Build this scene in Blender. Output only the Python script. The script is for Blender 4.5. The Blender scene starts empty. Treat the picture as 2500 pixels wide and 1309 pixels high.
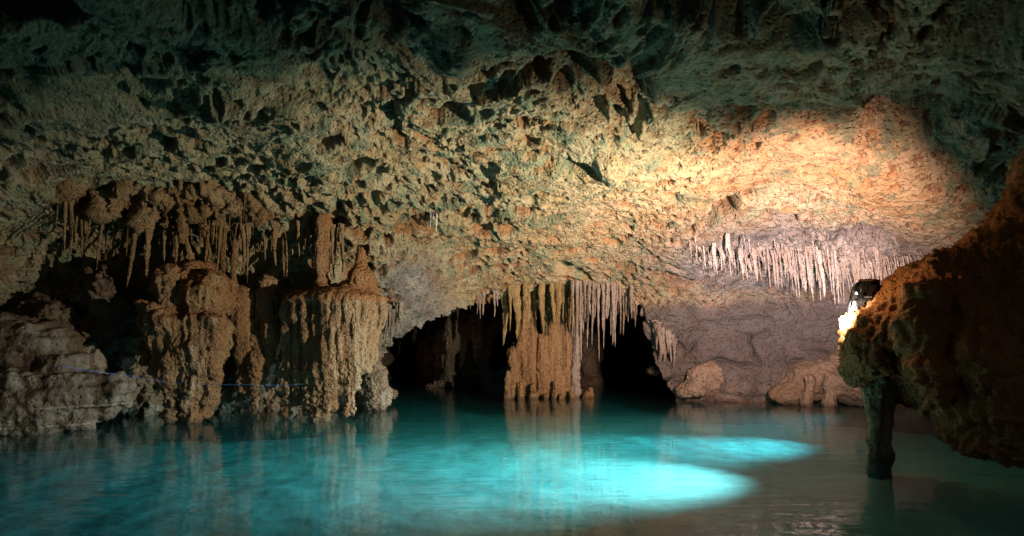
import bpy, math, random
import numpy as np

# ------------------------------------------------------------------ camera, world, exposure
sc = bpy.context.scene
C = sc.collection
F, HU, HV, CAMZ = 1660.0, 1250.0, 820.0, 1.2          # focal length in photo pixels, principal column, horizon row, eye height

cam_d = bpy.data.cameras.new('camera'); cam = bpy.data.objects.new('camera', cam_d); C.objects.link(cam)
cam_d.sensor_width = 36; cam_d.lens = 36 * F / 2500; cam_d.shift_y = (HV - 654.5) / 2500
cam_d.clip_start = 0.05; cam_d.clip_end = 300
cam.location = (0, 0, CAMZ); cam.rotation_euler = (math.radians(90), 0, 0)
sc.camera = cam

w = bpy.data.worlds.new('World'); sc.world = w; w.use_nodes = True
wn = w.node_tree.nodes; wl = w.node_tree.links
sky = wn.new('ShaderNodeTexSky'); sky.sky_type = 'NISHITA'; sky.sun_disc = False
sky.sun_elevation = math.radians(35); sky.sun_rotation = math.radians(160)
wl.new(sky.outputs[0], wn['Background'].inputs[0]); wn['Background'].inputs[1].default_value = 0.007

sc.view_settings.view_transform = 'Standard'; sc.view_settings.look = 'None'
sc.view_settings.exposure = 0; sc.view_settings.gamma = 1
sc.cycles.use_denoising = True
sc.cycles.max_bounces = 7; sc.cycles.diffuse_bounces = 1; sc.cycles.glossy_bounces = 3
sc.cycles.volume_bounces = 0; sc.cycles.transparent_max_bounces = 12; sc.cycles.sample_clamp_indirect = 4.0

def P(u, v, D):
    return np.array([(u - HU) / F * D, D, CAMZ + (HV - v) / F * D])

def lamp_light(name, loc, target, power, color, angle, blend, radius, parent=None):
    ld = bpy.data.lights.new(name, 'SPOT'); ld.energy = power; ld.color = color
    ld.spot_size = math.radians(angle); ld.spot_blend = blend; ld.shadow_soft_size = radius
    o = bpy.data.objects.new(name, ld); C.objects.link(o)
    from mathutils import Vector
    d = Vector(target) - Vector(loc)
    o.rotation_euler = d.to_track_quat('-Z', 'Y').to_euler(); o.location = loc
    return o

# lamps: the flood lamps standing on the right-hand rock, unseen pool lamps behind it, and added spots
LAMPS = [
    # name, location, target, power, colour, cone, blend, radius
    ('ceiling_flood', P(2090, 716, 7.15), P(1850, 580, 9.9), 2300, (1.0, 0.53, 0.37), 114, 1.0, 0.15),
    ('wall_flood', P(2046, 766, 6.66), P(1060, 620, 11.0), 2400, (1.0, 0.81, 0.56), 104, 1.0, 0.03),
    ('wide_spill', P(2046, 762, 6.66), P(1200, 0, 6.5), 45, (1.0, 0.92, 0.60), 170, 0.6, 0.03),  # added weak spot for the lamp's outer spill on the upper ceiling
    ('fringe_flood', P(2080, 728, 7.2), P(1900, 635, 10.8), 860, (0.92, 0.94, 1.0), 60, 1.0, 0.03),
    ('tip_glare', P(2034, 772, 6.56), P(2076, 786, 6.78), 120, (1.0, 0.93, 0.85), 75, 0.8, 0.02),  # added tight spot for the lamp's glare on the nub
    ('ridge_fill', P(2052, 690, 6.62), P(2300, 720, 6.3), 9, (1.0, 0.62, 0.36), 150, 1.0, 0.03),  # added fill in place of warm ceiling bounce on the rock's ridge
    ('pool_flood', (3.6, 7.35, 1.5), (0.45, 7.65, -0.42), 2300, (0.68, 0.97, 1.0), 65, 1.0, 0.10),
    ('pool_back_flood', (6.3, 11.0, 0.75), (0.3, 9.0, -0.42), 5000, (0.70, 0.97, 1.0), 46, 1.0, 0.10),
]
for L in LAMPS:
    lamp_light(*L)

# ------------------------------------------------------------------ noise
def _h(ix, iy, iz, s):
    n = (ix.astype(np.uint32) * np.uint32(0x9E3779B1)) ^ (iy.astype(np.uint32) * np.uint32(0x85EBCA77)) ^ (iz.astype(np.uint32) * np.uint32(0xC2B2AE3D)) ^ np.uint32((s * 0x27D4EB2F) & 0xffffffff)
    n ^= n >> np.uint32(15); n *= np.uint32(0x2C1B3C6D); n ^= n >> np.uint32(12); n *= np.uint32(0x297A2D39); n ^= n >> np.uint32(15)
    return n

def perlin(p, s=0):
    p = p.astype(np.float32)
    i = np.floor(p).astype(np.int64); f = p - i
    u = f * f * f * (f * (f * 6 - 15) + 10)
    out = np.zeros(len(p), np.float32)
    for dx in (0, 1):
        for dy in (0, 1):
            for dz in (0, 1):
                h = _h(i[:, 0] + dx, i[:, 1] + dy, i[:, 2] + dz, s)
                gx = (h & 1023).astype(np.float32) / 511.5 - 1
                gy = ((h >> np.uint32(10)) & 1023).astype(np.float32) / 511.5 - 1
                gz = ((h >> np.uint32(20)) & 1023).astype(np.float32) / 511.5 - 1
                d = gx * (f[:, 0] - dx) + gy * (f[:, 1] - dy) + gz * (f[:, 2] - dz)
                wgt = (u[:, 0] if dx else 1 - u[:, 0]) * (u[:, 1] if dy else 1 - u[:, 1]) * (u[:, 2] if dz else 1 - u[:, 2])
                out += d * wgt
    return out

def fbm(p, octs=4, s=0, gain=0.5, ridged=False):
    a, t = 1.0, np.zeros(len(p), np.float32)
    for o in range(octs):
        n = perlin(p * (2.03 ** o) + 17.3 * o, s + o)
        t += a * ((1 - 2 * np.abs(n)) * 0.5 if ridged else n)
        a *= gain
    return t

def worley(p, s=0):
    p = p.astype(np.float32)
    i = np.floor(p).astype(np.int64); f = p - i
    f1 = np.full(len(p), 9, np.float32); f2 = np.full(len(p), 9, np.float32); cid = np.zeros(len(p), np.float32)
    for dx in (-1, 0, 1):
        for dy in (-1, 0, 1):
            for dz in (-1, 0, 1):
                h = _h(i[:, 0] + dx, i[:, 1] + dy, i[:, 2] + dz, s)
                x = dx + (h & 1023).astype(np.float32) / 1023 - f[:, 0]
                y = dy + ((h >> np.uint32(10)) & 1023).astype(np.float32) / 1023 - f[:, 1]
                z = dz + ((h >> np.uint32(20)) & 1023).astype(np.float32) / 1023 - f[:, 2]
                d = x * x + y * y + z * z
                b = d < f1
                f2 = np.where(b, f1, np.minimum(f2, d)); f1 = np.where(b, d, f1)
                cid = np.where(b, ((h >> np.uint32(3)) & 255).astype(np.float32) / 255, cid)
    return np.sqrt(f1), np.sqrt(f2), cid

def warp(p, scale, amt, s=50):
    q = p * scale
    return p + amt * np.stack([perlin(q, s), perlin(q + 31.7, s + 1), perlin(q + 71.3, s + 2)], 1)

def sstep(a, b, x):
    t = np.clip((x - a) / (b - a), 0, 1); return t * t * (3 - 2 * t)

# ------------------------------------------------------------------ mesh helpers
def mesh_obj(name, verts, faces, mat, parent=None, attr=None, smooth=True):
    me = bpy.data.meshes.new(name)
    verts = np.asarray(verts, np.float32); faces = np.asarray(faces, np.int32)
    k = faces.shape[1]
    me.vertices.add(len(verts)); me.vertices.foreach_set('co', verts.ravel())
    me.loops.add(faces.size); me.loops.foreach_set('vertex_index', faces.ravel())
    me.polygons.add(len(faces)); me.polygons.foreach_set('loop_start', np.arange(0, faces.size, k, dtype=np.int32))
    me.update(calc_edges=True); me.validate()
    me.polygons.foreach_set('use_smooth', np.full(len(me.polygons), smooth))
    if attr is not None:
        a = me.color_attributes.new('zone', 'FLOAT_COLOR', 'POINT')
        a.data.foreach_set('color', np.concatenate([attr, np.ones((len(attr), 1))], 1).astype(np.float32).ravel())
    if mat: me.materials.append(mat)
    o = bpy.data.objects.new(name, me); C.objects.link(o)
    if parent: o.parent = parent
    return o

def vnormals(v, f):
    n = np.zeros_like(v)
    fn = np.cross(v[f[:, 2]] - v[f[:, 0]], v[f[:, 3]] - v[f[:, 1]])
    for k in range(4): np.add.at(n, f[:, k], fn)
    return n / (np.linalg.norm(n, axis=1, keepdims=True) + 1e-12)

def surface_nets(d, org, h):
    ins = d < 0
    cn = np.array(d.shape) - 1
    cnt = np.zeros(cn, np.float32); acc = np.zeros(tuple(cn) + (3,), np.float32)
    cr = []
    for ax in range(3):
        sl0 = [slice(None)] * 3; sl1 = [slice(None)] * 3
        sl0[ax] = slice(0, -1); sl1[ax] = slice(1, None)
        a, b = d[tuple(sl0)], d[tuple(sl1)]
        x = ins[tuple(sl0)] != ins[tuple(sl1)]
        idx = np.argwhere(x); av = a[x]; bv = b[x]; t = av / (av - bv)
        pos = idx.astype(np.float32); pos[:, ax] += t
        o1, o2 = [k for k in range(3) if k != ax]
        for s1 in (0, -1):
            for s2 in (0, -1):
                c = idx.copy(); c[:, o1] += s1; c[:, o2] += s2
                ok = np.all((c >= 0) & (c < cn), 1); c = c[ok]
                np.add.at(cnt, (c[:, 0], c[:, 1], c[:, 2]), 1); np.add.at(acc, (c[:, 0], c[:, 1], c[:, 2]), pos[ok])
        cr.append((ax, idx, av < 0))
    act = cnt > 0
    vid = np.full(tuple(cn), -1, np.int64); vid[act] = np.arange(act.sum())
    v = acc[act] / cnt[act][:, None] * h + org
    fs = []
    for ax, idx, sgn in cr:
        o1, o2 = [(1, 2), (2, 0), (0, 1)][ax]
        ok = (idx[:, o1] > 0) & (idx[:, o2] > 0) & (idx[:, o1] < cn[o1]) & (idx[:, o2] < cn[o2])
        idx = idx[ok]; sgn = sgn[ok]
        q = []
        for s1, s2 in ((-1, -1), (0, -1), (0, 0), (-1, 0)):
            c = idx.copy(); c[:, o1] += s1; c[:, o2] += s2
            q.append(vid[c[:, 0], c[:, 1], c[:, 2]])
        q = np.stack(q, 1); q[~sgn] = q[~sgn][:, ::-1]
        fs.append(q)
    return v.astype(np.float32), np.concatenate(fs)

def sdf_mesh(prims, h, k, pre=None):
    """prims: ('c', a, b, ra, rb) tapered capsules and ('e', centre, radii) ellipsoids, smoothly united"""
    lo = np.full(3, 1e9); hi = -lo
    for p in prims:
        if p[0] == 'c':
            for q, r in ((p[1], p[3]), (p[2], p[4])): lo = np.minimum(lo, q - r); hi = np.maximum(hi, q + r)
        else:
            lo = np.minimum(lo, p[1] - p[2]); hi = np.maximum(hi, p[1] + p[2])
    lo -= k + 3 * h; hi += k + 3 * h
    n = np.ceil((hi - lo) / h).astype(int) + 1
    ax = [lo[i] + h * np.arange(n[i]) for i in range(3)]
    d = np.full(n, 0.5, np.float32)
    for p in prims:
        m = k + 0.12
        if p[0] == 'c':
            l = np.minimum(p[1] - p[3], p[2] - p[4]) - m; u = np.maximum(p[1] + p[3], p[2] + p[4]) + m
        else: l = p[1] - p[2] - m; u = p[1] + p[2] + m
        i0 = np.clip(((l - lo) / h).astype(int), 0, n - 1); i1 = np.clip(((u - lo) / h).astype(int) + 2, 1, n)
        X, Y, Z = np.meshgrid(*[ax[i][i0[i]:i1[i]] for i in range(3)], indexing='ij', sparse=True)
        if p[0] == 'c':
            ba = p[2] - p[1]; L = float(ba @ ba)
            x, y, z = X - p[1][0], Y - p[1][1], Z - p[1][2]
            t = np.clip((x * ba[0] + y * ba[1] + z * ba[2]) / L, 0, 1)
            dd = np.sqrt((x - t * ba[0]) ** 2 + (y - t * ba[1]) ** 2 + (z - t * ba[2]) ** 2) - (p[3] + (p[4] - p[3]) * t)
        else:
            x, y, z = (X - p[1][0]), (Y - p[1][1]), (Z - p[1][2]); r = p[2]
            k0 = np.sqrt((x / r[0]) ** 2 + (y / r[1]) ** 2 + (z / r[2]) ** 2)
            k1 = np.sqrt((x / r[0] ** 2) ** 2 + (y / r[1] ** 2) ** 2 + (z / r[2] ** 2) ** 2) + 1e-6
            dd = k0 * (k0 - 1) / k1
        s = tuple(slice(i0[i], i1[i]) for i in range(3))
        a = d[s]; hh = np.clip(0.5 + 0.5 * (a - dd) / k, 0, 1)
        d[s] = a + (dd - a) * hh - k * hh * (1 - hh)
    return surface_nets(d, lo.astype(np.float32), h)

def tag(o, label=None, cat=None, group=None, kind=None):
    if label: o['label'] = label
    if cat: o['category'] = cat
    if group: o['group'] = group
    if kind: o['kind'] = kind
    return o

def empty(name, loc):
    o = bpy.data.objects.new(name, None); o.location = tuple(loc); o.empty_display_size = 0.2; C.objects.link(o); return o

def adopt(child, parent):
    child.parent = parent; child.matrix_parent_inverse = parent.matrix_basis.inverted(); return child

# ------------------------------------------------------------------ materials
class N:
    def __init__(s, name):
        s.m = bpy.data.materials.new(name); s.m.use_nodes = True; s.t = s.m.node_tree
        s.b = s.t.nodes['Principled BSDF']; s.out = s.t.nodes['Material Output']
        s.co = s.new('ShaderNodeNewGeometry').outputs['Position']
    def new(s, t, **kw):
        n = s.t.nodes.new(t)
        for k, v in kw.items(): setattr(n, k, v)
        return n
    def link(s, a, b): s.t.links.new(a, b)
    def setv(s, sock, v):
        if hasattr(v, 'is_output'): s.link(v, sock)
        else: sock.default_value = v
    def noise(s, scale, detail=4, rough=0.55, vec=None, dist=0.0):
        n = s.new('ShaderNodeTexNoise'); n.inputs['Scale'].default_value = scale; n.inputs['Detail'].default_value = detail
        n.inputs['Roughness'].default_value = rough; n.inputs['Distortion'].default_value = dist
        s.link(vec or s.co, n.inputs['Vector']); return n.outputs['Fac']
    def voro(s, scale, vec=None, feature='F1'):
        n = s.new('ShaderNodeTexVoronoi', feature=feature); n.inputs['Scale'].default_value = scale
        s.link(vec or s.co, n.inputs['Vector']); return n.outputs['Distance']
    def ramp(s, fac, a, b):
        n = s.new('ShaderNodeMapRange', interpolation_type='SMOOTHSTEP'); n.inputs['From Min'].default_value = a; n.inputs['From Max'].default_value = b
        s.link(fac, n.inputs['Value']); return n.outputs[0]
    def mix(s, fac, a, b, mode='MIX'):
        n = s.new('ShaderNodeMix', data_type='RGBA', blend_type=mode)
        s.setv(n.inputs[0], fac)
        for i, c in ((6, a), (7, b)):
            if isinstance(c, tuple): c = c + (1,) if len(c) == 3 else c
            s.setv(n.inputs[i], c)
        return n.outputs[2]
    def math(s, op, a, b=0.0):
        n = s.new('ShaderNodeMath', operation=op); s.setv(n.inputs[0], a); s.setv(n.inputs[1], b); return n.outputs[0]
    def stretch(s, sc3):
        n = s.new('ShaderNodeMapping'); n.inputs['Scale'].default_value = sc3; s.link(s.co, n.inputs['Vector']); return n.outputs[0]
    def bump(s, h, dist, strength=1.0, prev=None):
        n = s.new('ShaderNodeBump'); n.inputs['Distance'].default_value = dist; n.inputs['Strength'].default_value = strength
        s.link(h, n.inputs['Height'])
        if prev: s.link(prev, n.inputs['Normal'])
        return n.outputs[0]

def rock_mat(name, base, alt, dark, fine=1.0, rough=0.85, zone=False, spec=0.25, drip=False, bumpd=0.02):
    q = N(name)
    v = q.stretch((1, 1, 0.22)) if drip else None
    c = q.mix(q.ramp(q.noise(1.7, 5, 0.6, v, 0.4), 0.4, 0.62), base, alt)
    c = q.mix(q.math('MULTIPLY', q.ramp(q.noise(5.5, 6, 0.65, v), 0.52, 0.68), 0.8), c, dark)
    if zone:
        z = q.new('ShaderNodeAttribute', attribute_name='zone'); sep = q.new('ShaderNodeSeparateXYZ'); q.link(z.outputs['Vector'], sep.inputs[0])
        grey = q.mix(q.ramp(q.noise(3.1, 5, 0.6), 0.4, 0.65), (0.225, 0.228, 0.24), (0.11, 0.11, 0.118))
        c = q.mix(q.math('MINIMUM', sep.outputs[0], 1.0), c, grey)
        c = q.mix(q.math('MULTIPLY', q.math('MAXIMUM', q.math('SUBTRACT', sep.outputs[0], 1.0), 0.0), q.ramp(q.noise(6.0, 5, 0.65), 0.38, 0.6)), c, (0.46, 0.43, 0.41))
        rust = q.mix(q.ramp(q.noise(4.0, 5, 0.6), 0.4, 0.65), (0.31, 0.15, 0.06), (0.15, 0.075, 0.035))
        c = q.mix(sep.outputs[1], c, rust)
        c = q.mix(q.math('MULTIPLY', q.ramp(q.noise(9.0, 5, 0.7, q.stretch((0.8, 0.8, 1.6))), 0.54, 0.63), 0.75), c, (0.085, 0.055, 0.04))
        c = q.mix(q.math('MAXIMUM', q.math('MULTIPLY', sep.outputs[2], -0.75), 0.0), c, (0.085, 0.08, 0.08))  # painted shade on the wall below the lip
        alg_dim = q.mix(q.ramp(q.noise(4.6, 5, 0.6), 0.4, 0.65), (0.20, 0.25, 0.17), (0.10, 0.15, 0.115))
        c = q.mix(q.math('MAXIMUM', sep.outputs[2], 0.0), c, alg_dim)
    pz = q.new('ShaderNodeSeparateXYZ'); q.link(q.co, pz.inputs[0]); pz = pz.outputs[2]
    line = q.ramp(q.noise(1.0, 3, 0.6, q.stretch((0.25, 0.25, 26))), 0.60, 0.72)
    c = q.mix(q.math('MULTIPLY', line, q.math('MULTIPLY', q.ramp(pz, 1.1, 0.2), 0.35)), c, (0.46, 0.41, 0.35))
    c = q.mix(q.math('MULTIPLY', q.ramp(q.math('ADD', pz, q.math('MULTIPLY', q.noise(5, 3), 0.08)), 0.12, 0.04), 0.65), c, (0.07, 0.055, 0.045))
    vv = q.mix(q.noise(30 * fine, 6, 0.75), (0.45, 0.45, 0.44), (1.4, 1.38, 1.35))
    c = q.mix(1.0, c, vv, 'MULTIPLY')
    q.link(c, q.b.inputs['Base Color'])
    q.b.inputs['Roughness'].default_value = rough; q.b.inputs['Specular IOR Level'].default_value = spec
    hgt = q.math('ADD', q.math('MULTIPLY', q.noise(14 * fine, 7, 0.68), 1.0), q.math('MULTIPLY', q.ramp(q.voro(20 * fine), 0.0, 0.5), 0.45))
    q.link(q.bump(hgt, bumpd * 2.8, 1.0), q.b.inputs['Normal'])
    return q.m

M_shell = rock_mat('pitted_limestone', (0.36, 0.325, 0.225), (0.32, 0.27, 0.165), (0.15, 0.085, 0.04), zone=True, bumpd=0.02)
M_flow = rock_mat('brown_flowstone', (0.27, 0.185, 0.11), (0.23, 0.12, 0.052), (0.12, 0.068, 0.036), fine=1.4, drip=True, rough=0.55, spec=0.4)
M_cap = rock_mat('rust_flowstone', (0.27, 0.145, 0.07), (0.20, 0.10, 0.045), (0.30, 0.20, 0.12), fine=1.2, rough=0.7)
M_boulder = rock_mat('grey_limestone', (0.31, 0.275, 0.24), (0.23, 0.19, 0.155), (0.15, 0.11, 0.08))
M_pale = rock_mat('pale_flowstone', (0.27, 0.235, 0.20), (0.20, 0.165, 0.13), (0.30, 0.22, 0.16), fine=1.0, drip=True)
M_ledge = rock_mat('brown_bedded_limestone', (0.135, 0.105, 0.078), (0.098, 0.067, 0.045), (0.055, 0.036, 0.024), fine=0.9, bumpd=0.012)
M_stal = rock_mat('brown_dripstone', (0.26, 0.185, 0.11), (0.20, 0.12, 0.056), (0.12, 0.075, 0.04), fine=1.5, drip=True)
M_white = rock_mat('white_dripstone', (0.60, 0.585, 0.58), (0.46, 0.43, 0.41), (0.44, 0.31, 0.19), fine=1.5, drip=True)
M_grey = rock_mat('grey_dripstone', (0.31, 0.285, 0.275), (0.25, 0.215, 0.19), (0.17, 0.13, 0.10), fine=1.5, drip=True)
M_yellow = rock_mat('yellow_dripstone', (0.29, 0.23, 0.115), (0.22, 0.155, 0.075), (0.16, 0.10, 0.05), fine=1.5, drip=True)
M_col = rock_mat('column_limestone', (0.27, 0.175, 0.10), (0.22, 0.13, 0.065), (0.13, 0.085, 0.05), fine=1.4, drip=True)
M_dark = rock_mat('mossy_rock', (0.56, 0.22, 0.07), (0.46, 0.22, 0.075), (0.30, 0.21, 0.08), fine=1.6, rough=0.8)

M_post = rock_mat('greenish_dripstone', (0.42, 0.37, 0.22), (0.34, 0.27, 0.14), (0.22, 0.17, 0.09), drip=True)
M_tunnel = rock_mat('shade_dark_limestone', (0.11, 0.09, 0.075), (0.08, 0.065, 0.05), (0.05, 0.035, 0.03))  # missing lamplight deep in the arch put into the rock colour
def bed_mat():
    q = N('pale_sand')
    c = q.mix(q.ramp(q.noise(0.9, 6, 0.6), 0.4, 0.65), (0.62, 0.61, 0.55), (0.53, 0.53, 0.48))
    c = q.mix(q.math('MULTIPLY', q.ramp(q.noise(4, 5, 0.65), 0.56, 0.74), 0.5), c, (0.22, 0.24, 0.2))
    q.link(c, q.b.inputs['Base Color']); q.b.inputs['Roughness'].default_value = 0.95; q.b.inputs['Specular IOR Level'].default_value = 0.0
    q.link(q.bump(q.noise(2.2, 4, 0.5), 0.10, 0.5), q.b.inputs['Normal'])
    return q.m

def water_mat():
    q = N('clear_water'); t = q.t; t.nodes.remove(q.b)
    geo = q.new('ShaderNodeNewGeometry')
    n1 = q.noise(1.0, 3, 0.5, q.stretch((1.4, 4.5, 1)), 0.6)
    n2 = q.noise(1.0, 2, 0.5, q.stretch((6, 16, 1)), 0.3)
    hgt = q.math('ADD', q.math('MULTIPLY', n1, 1.0), q.math('MULTIPLY', n2, 0.13))
    nrm = q.bump(hgt, 0.007, 1.0)
    dot = q.new('ShaderNodeVectorMath', operation='DOT_PRODUCT'); q.link(geo.outputs['Incoming'], dot.inputs[0]); q.link(nrm, dot.inputs[1])
    cs = q.math('ABSOLUTE', dot.outputs['Value'])
    fr = q.math('ADD', q.math('MULTIPLY', q.math('POWER', q.math('SUBTRACT', 1.0, cs), 5.0), 0.98), 0.02)
    tr = q.new('ShaderNodeBsdfTransparent'); gl = q.new('ShaderNodeBsdfGlossy'); gl.inputs['Roughness'].default_value = 0.015
    q.link(nrm, gl.inputs['Normal'])
    mx = q.new('ShaderNodeMixShader'); q.link(fr, mx.inputs[0]); q.link(tr.outputs[0], mx.inputs[1]); q.link(gl.outputs[0], mx.inputs[2])
    q.link(mx.outputs[0], q.out.inputs['Surface'])
    va = q.new('ShaderNodeVolumeAbsorption'); va.inputs['Color'].default_value = (0.0, 0.87, 0.945, 1); va.inputs['Density'].default_value = 0.66
    vs = q.new('ShaderNodeVolumeScatter'); vs.inputs['Color'].default_value = (0.25, 0.95, 0.95, 1); vs.inputs['Density'].default_value = 0.045
    ad = q.new('ShaderNodeAddShader'); q.link(va.outputs[0], ad.inputs[0]); q.link(vs.outputs[0], ad.inputs[1])
    q.link(ad.outputs[0], q.out.inputs['Volume'])
    return q.m

def plain(name, col, rough=0.5, metal=0.0, emit=None, strength=0):
    q = N(name)
    c = q.mix(q.noise(40, 4, 0.6), tuple(x * 0.75 for x in col), tuple(min(1, x * 1.2) for x in col))
    q.link(c, q.b.inputs['Base Color']); q.b.inputs['Roughness'].default_value = rough; q.b.inputs['Metallic'].default_value = metal
    if emit: q.b.inputs['Emission Color'].default_value = emit + (1,); q.b.inputs['Emission Strength'].default_value = strength
    return q.m
M_black = plain('black_metal', (0.015, 0.015, 0.016), 0.45)
M_rusty = plain('rusty_metal', (0.16, 0.07, 0.035), 0.7)
M_lens = plain('lit_lens', (0.8, 0.8, 0.8), 0.2, emit=(1.0, 0.93, 0.85), strength=30)
M_rope = plain('blue_rope', (0.03, 0.09, 0.30), 0.8)

# ------------------------------------------------------------------ cave shell
def cz(u, v, Z): return (u, v, F * (Z - CAMZ) / (HV - v))
ctl = []
for v, row in ((-700, ((-900, 3.2), (-300, 3.4), (400, 3.6), (1300, 3.9), (2200, 3.7), (3100, 3.3), (3700, 3.0))),
               (0, ((-500, 3.0), (0, 3.3), (400, 3.5), (900, 3.7), (1300, 3.9), (1700, 3.9), (2100, 3.8), (2500, 3.55), (3000, 3.2))),
               (250, ((-500, 2.8), (0, 3.2), (400, 3.5), (900, 3.6), (1300, 3.65), (1700, 3.75), (2100, 3.6), (2500, 3.3), (3000, 2.9))),
               (400, ((0, 3.0), (300, 3.3), (700, 3.35), (1000, 3.4), (1300, 3.4), (1700, 3.45), (2000, 3.4), (2300, 3.25), (2500, 3.0), (3000, 2.6)))):
    ctl += [cz(u, v, Z) for u, Z in row]
ctl += [(500, 440, 9.0), (700, 500, 9.5), (1000, 500, 10), (1300, 500, 10), (1700, 500, 10), (2000, 500, 9.9), (2250, 500, 9.0),
        (900, 600, 10.6), (1100, 600, 11.2), (1300, 600, 11.4), (1700, 600, 11.2), (2000, 600, 10.9), (2250, 600, 10.0),
        (960, 700, 11.2), (1100, 700, 12), (1300, 700, 12.7), (1560, 700, 12.6), (1800, 700, 12.3), (2050, 700, 11.8), (2300, 700, 10.8),
        (1200, 740, 13.1), (1400, 740, 13.2), (1570, 745, 12.9), (1800, 745, 12.6),
        (1650, 850, 12.7), (1800, 850, 12.6), (2000, 850, 12.2), (2200, 850, 11.4), (2600, 900, 10),
        (1650, 980, 12.75), (1850, 980, 12.5), (2100, 980, 12), (2300, 980, 11.2), (1650, 1200, 12.7), (2100, 1200, 12), (2600, 1200, 9.5), (3000, 800, 8), (3600, 900, 6), (3600, 300, 5),
        (200, 500, 9.3), (500, 520, 9.8), (0, 600, 9.1), (200, 600, 9.9), (500, 620, 10.4), (800, 620, 10.8),
        (-300, 800, 8), (0, 800, 9.5), (300, 800, 10.4), (600, 800, 10.9), (900, 830, 11.5), (0, 1000, 9.6), (300, 1000, 10.4), (600, 1000, 10.9), (900, 1000, 11.6),
        (0, 1200, 9.6), (900, 1200, 11.6), (-900, 600, 6), (-900, 1000, 6), (-900, 300, 5)]
ctl = np.array(ctl, float)
def _tps(r2): return np.where(r2 > 0, r2 * np.log(r2 + 1e-12), 0)
_c = ctl[:, :2] / 1000
_A = np.zeros((len(ctl) + 3,) * 2); _K = _tps(((_c[:, None] - _c[None]) ** 2).sum(-1)) + 2e-3 * np.eye(len(ctl))
_A[:-3, :-3] = _K; _A[:-3, -3] = 1; _A[:-3, -2:] = _c; _A[-3, :-3] = 1; _A[-2:, :-3] = _c.T
_w = np.linalg.solve(_A, np.concatenate([1 / ctl[:, 2], np.zeros(3)]))
def depth(u, v):
    q = np.stack([np.ravel(u), np.ravel(v)], 1) / 1000
    out = np.full(len(q), _w[-3]) + q @ _w[-2:]
    for i in range(len(_c)): out += _w[i] * _tps(((q - _c[i]) ** 2).sum(1))
    return (1 / np.clip(out, 0.05, 2)).reshape(np.shape(u))

HOLE = np.array([(940, 1300), (935, 1010), (915, 930), (920, 880), (950, 845), (985, 800), (1060, 778), (1120, 750), (1180, 737), (1300, 728), (1500, 732), (1565, 742),
                 (1585, 820), (1608, 880), (1626, 930), (1650, 968), (1660, 1010), (1660, 1300)], float)
def inside(u, v, poly):
    r = np.zeros(u.shape, bool); j = len(poly) - 1
    for i in range(len(poly)):
        xi, yi = poly[i]; xj, yj = poly[j]
        c = ((yi > v) != (yj > v)) & (u < (xj - xi) * (v - yi) / (yj - yi + 1e-9) + xi)
        r ^= c; j = i
    return r

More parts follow.
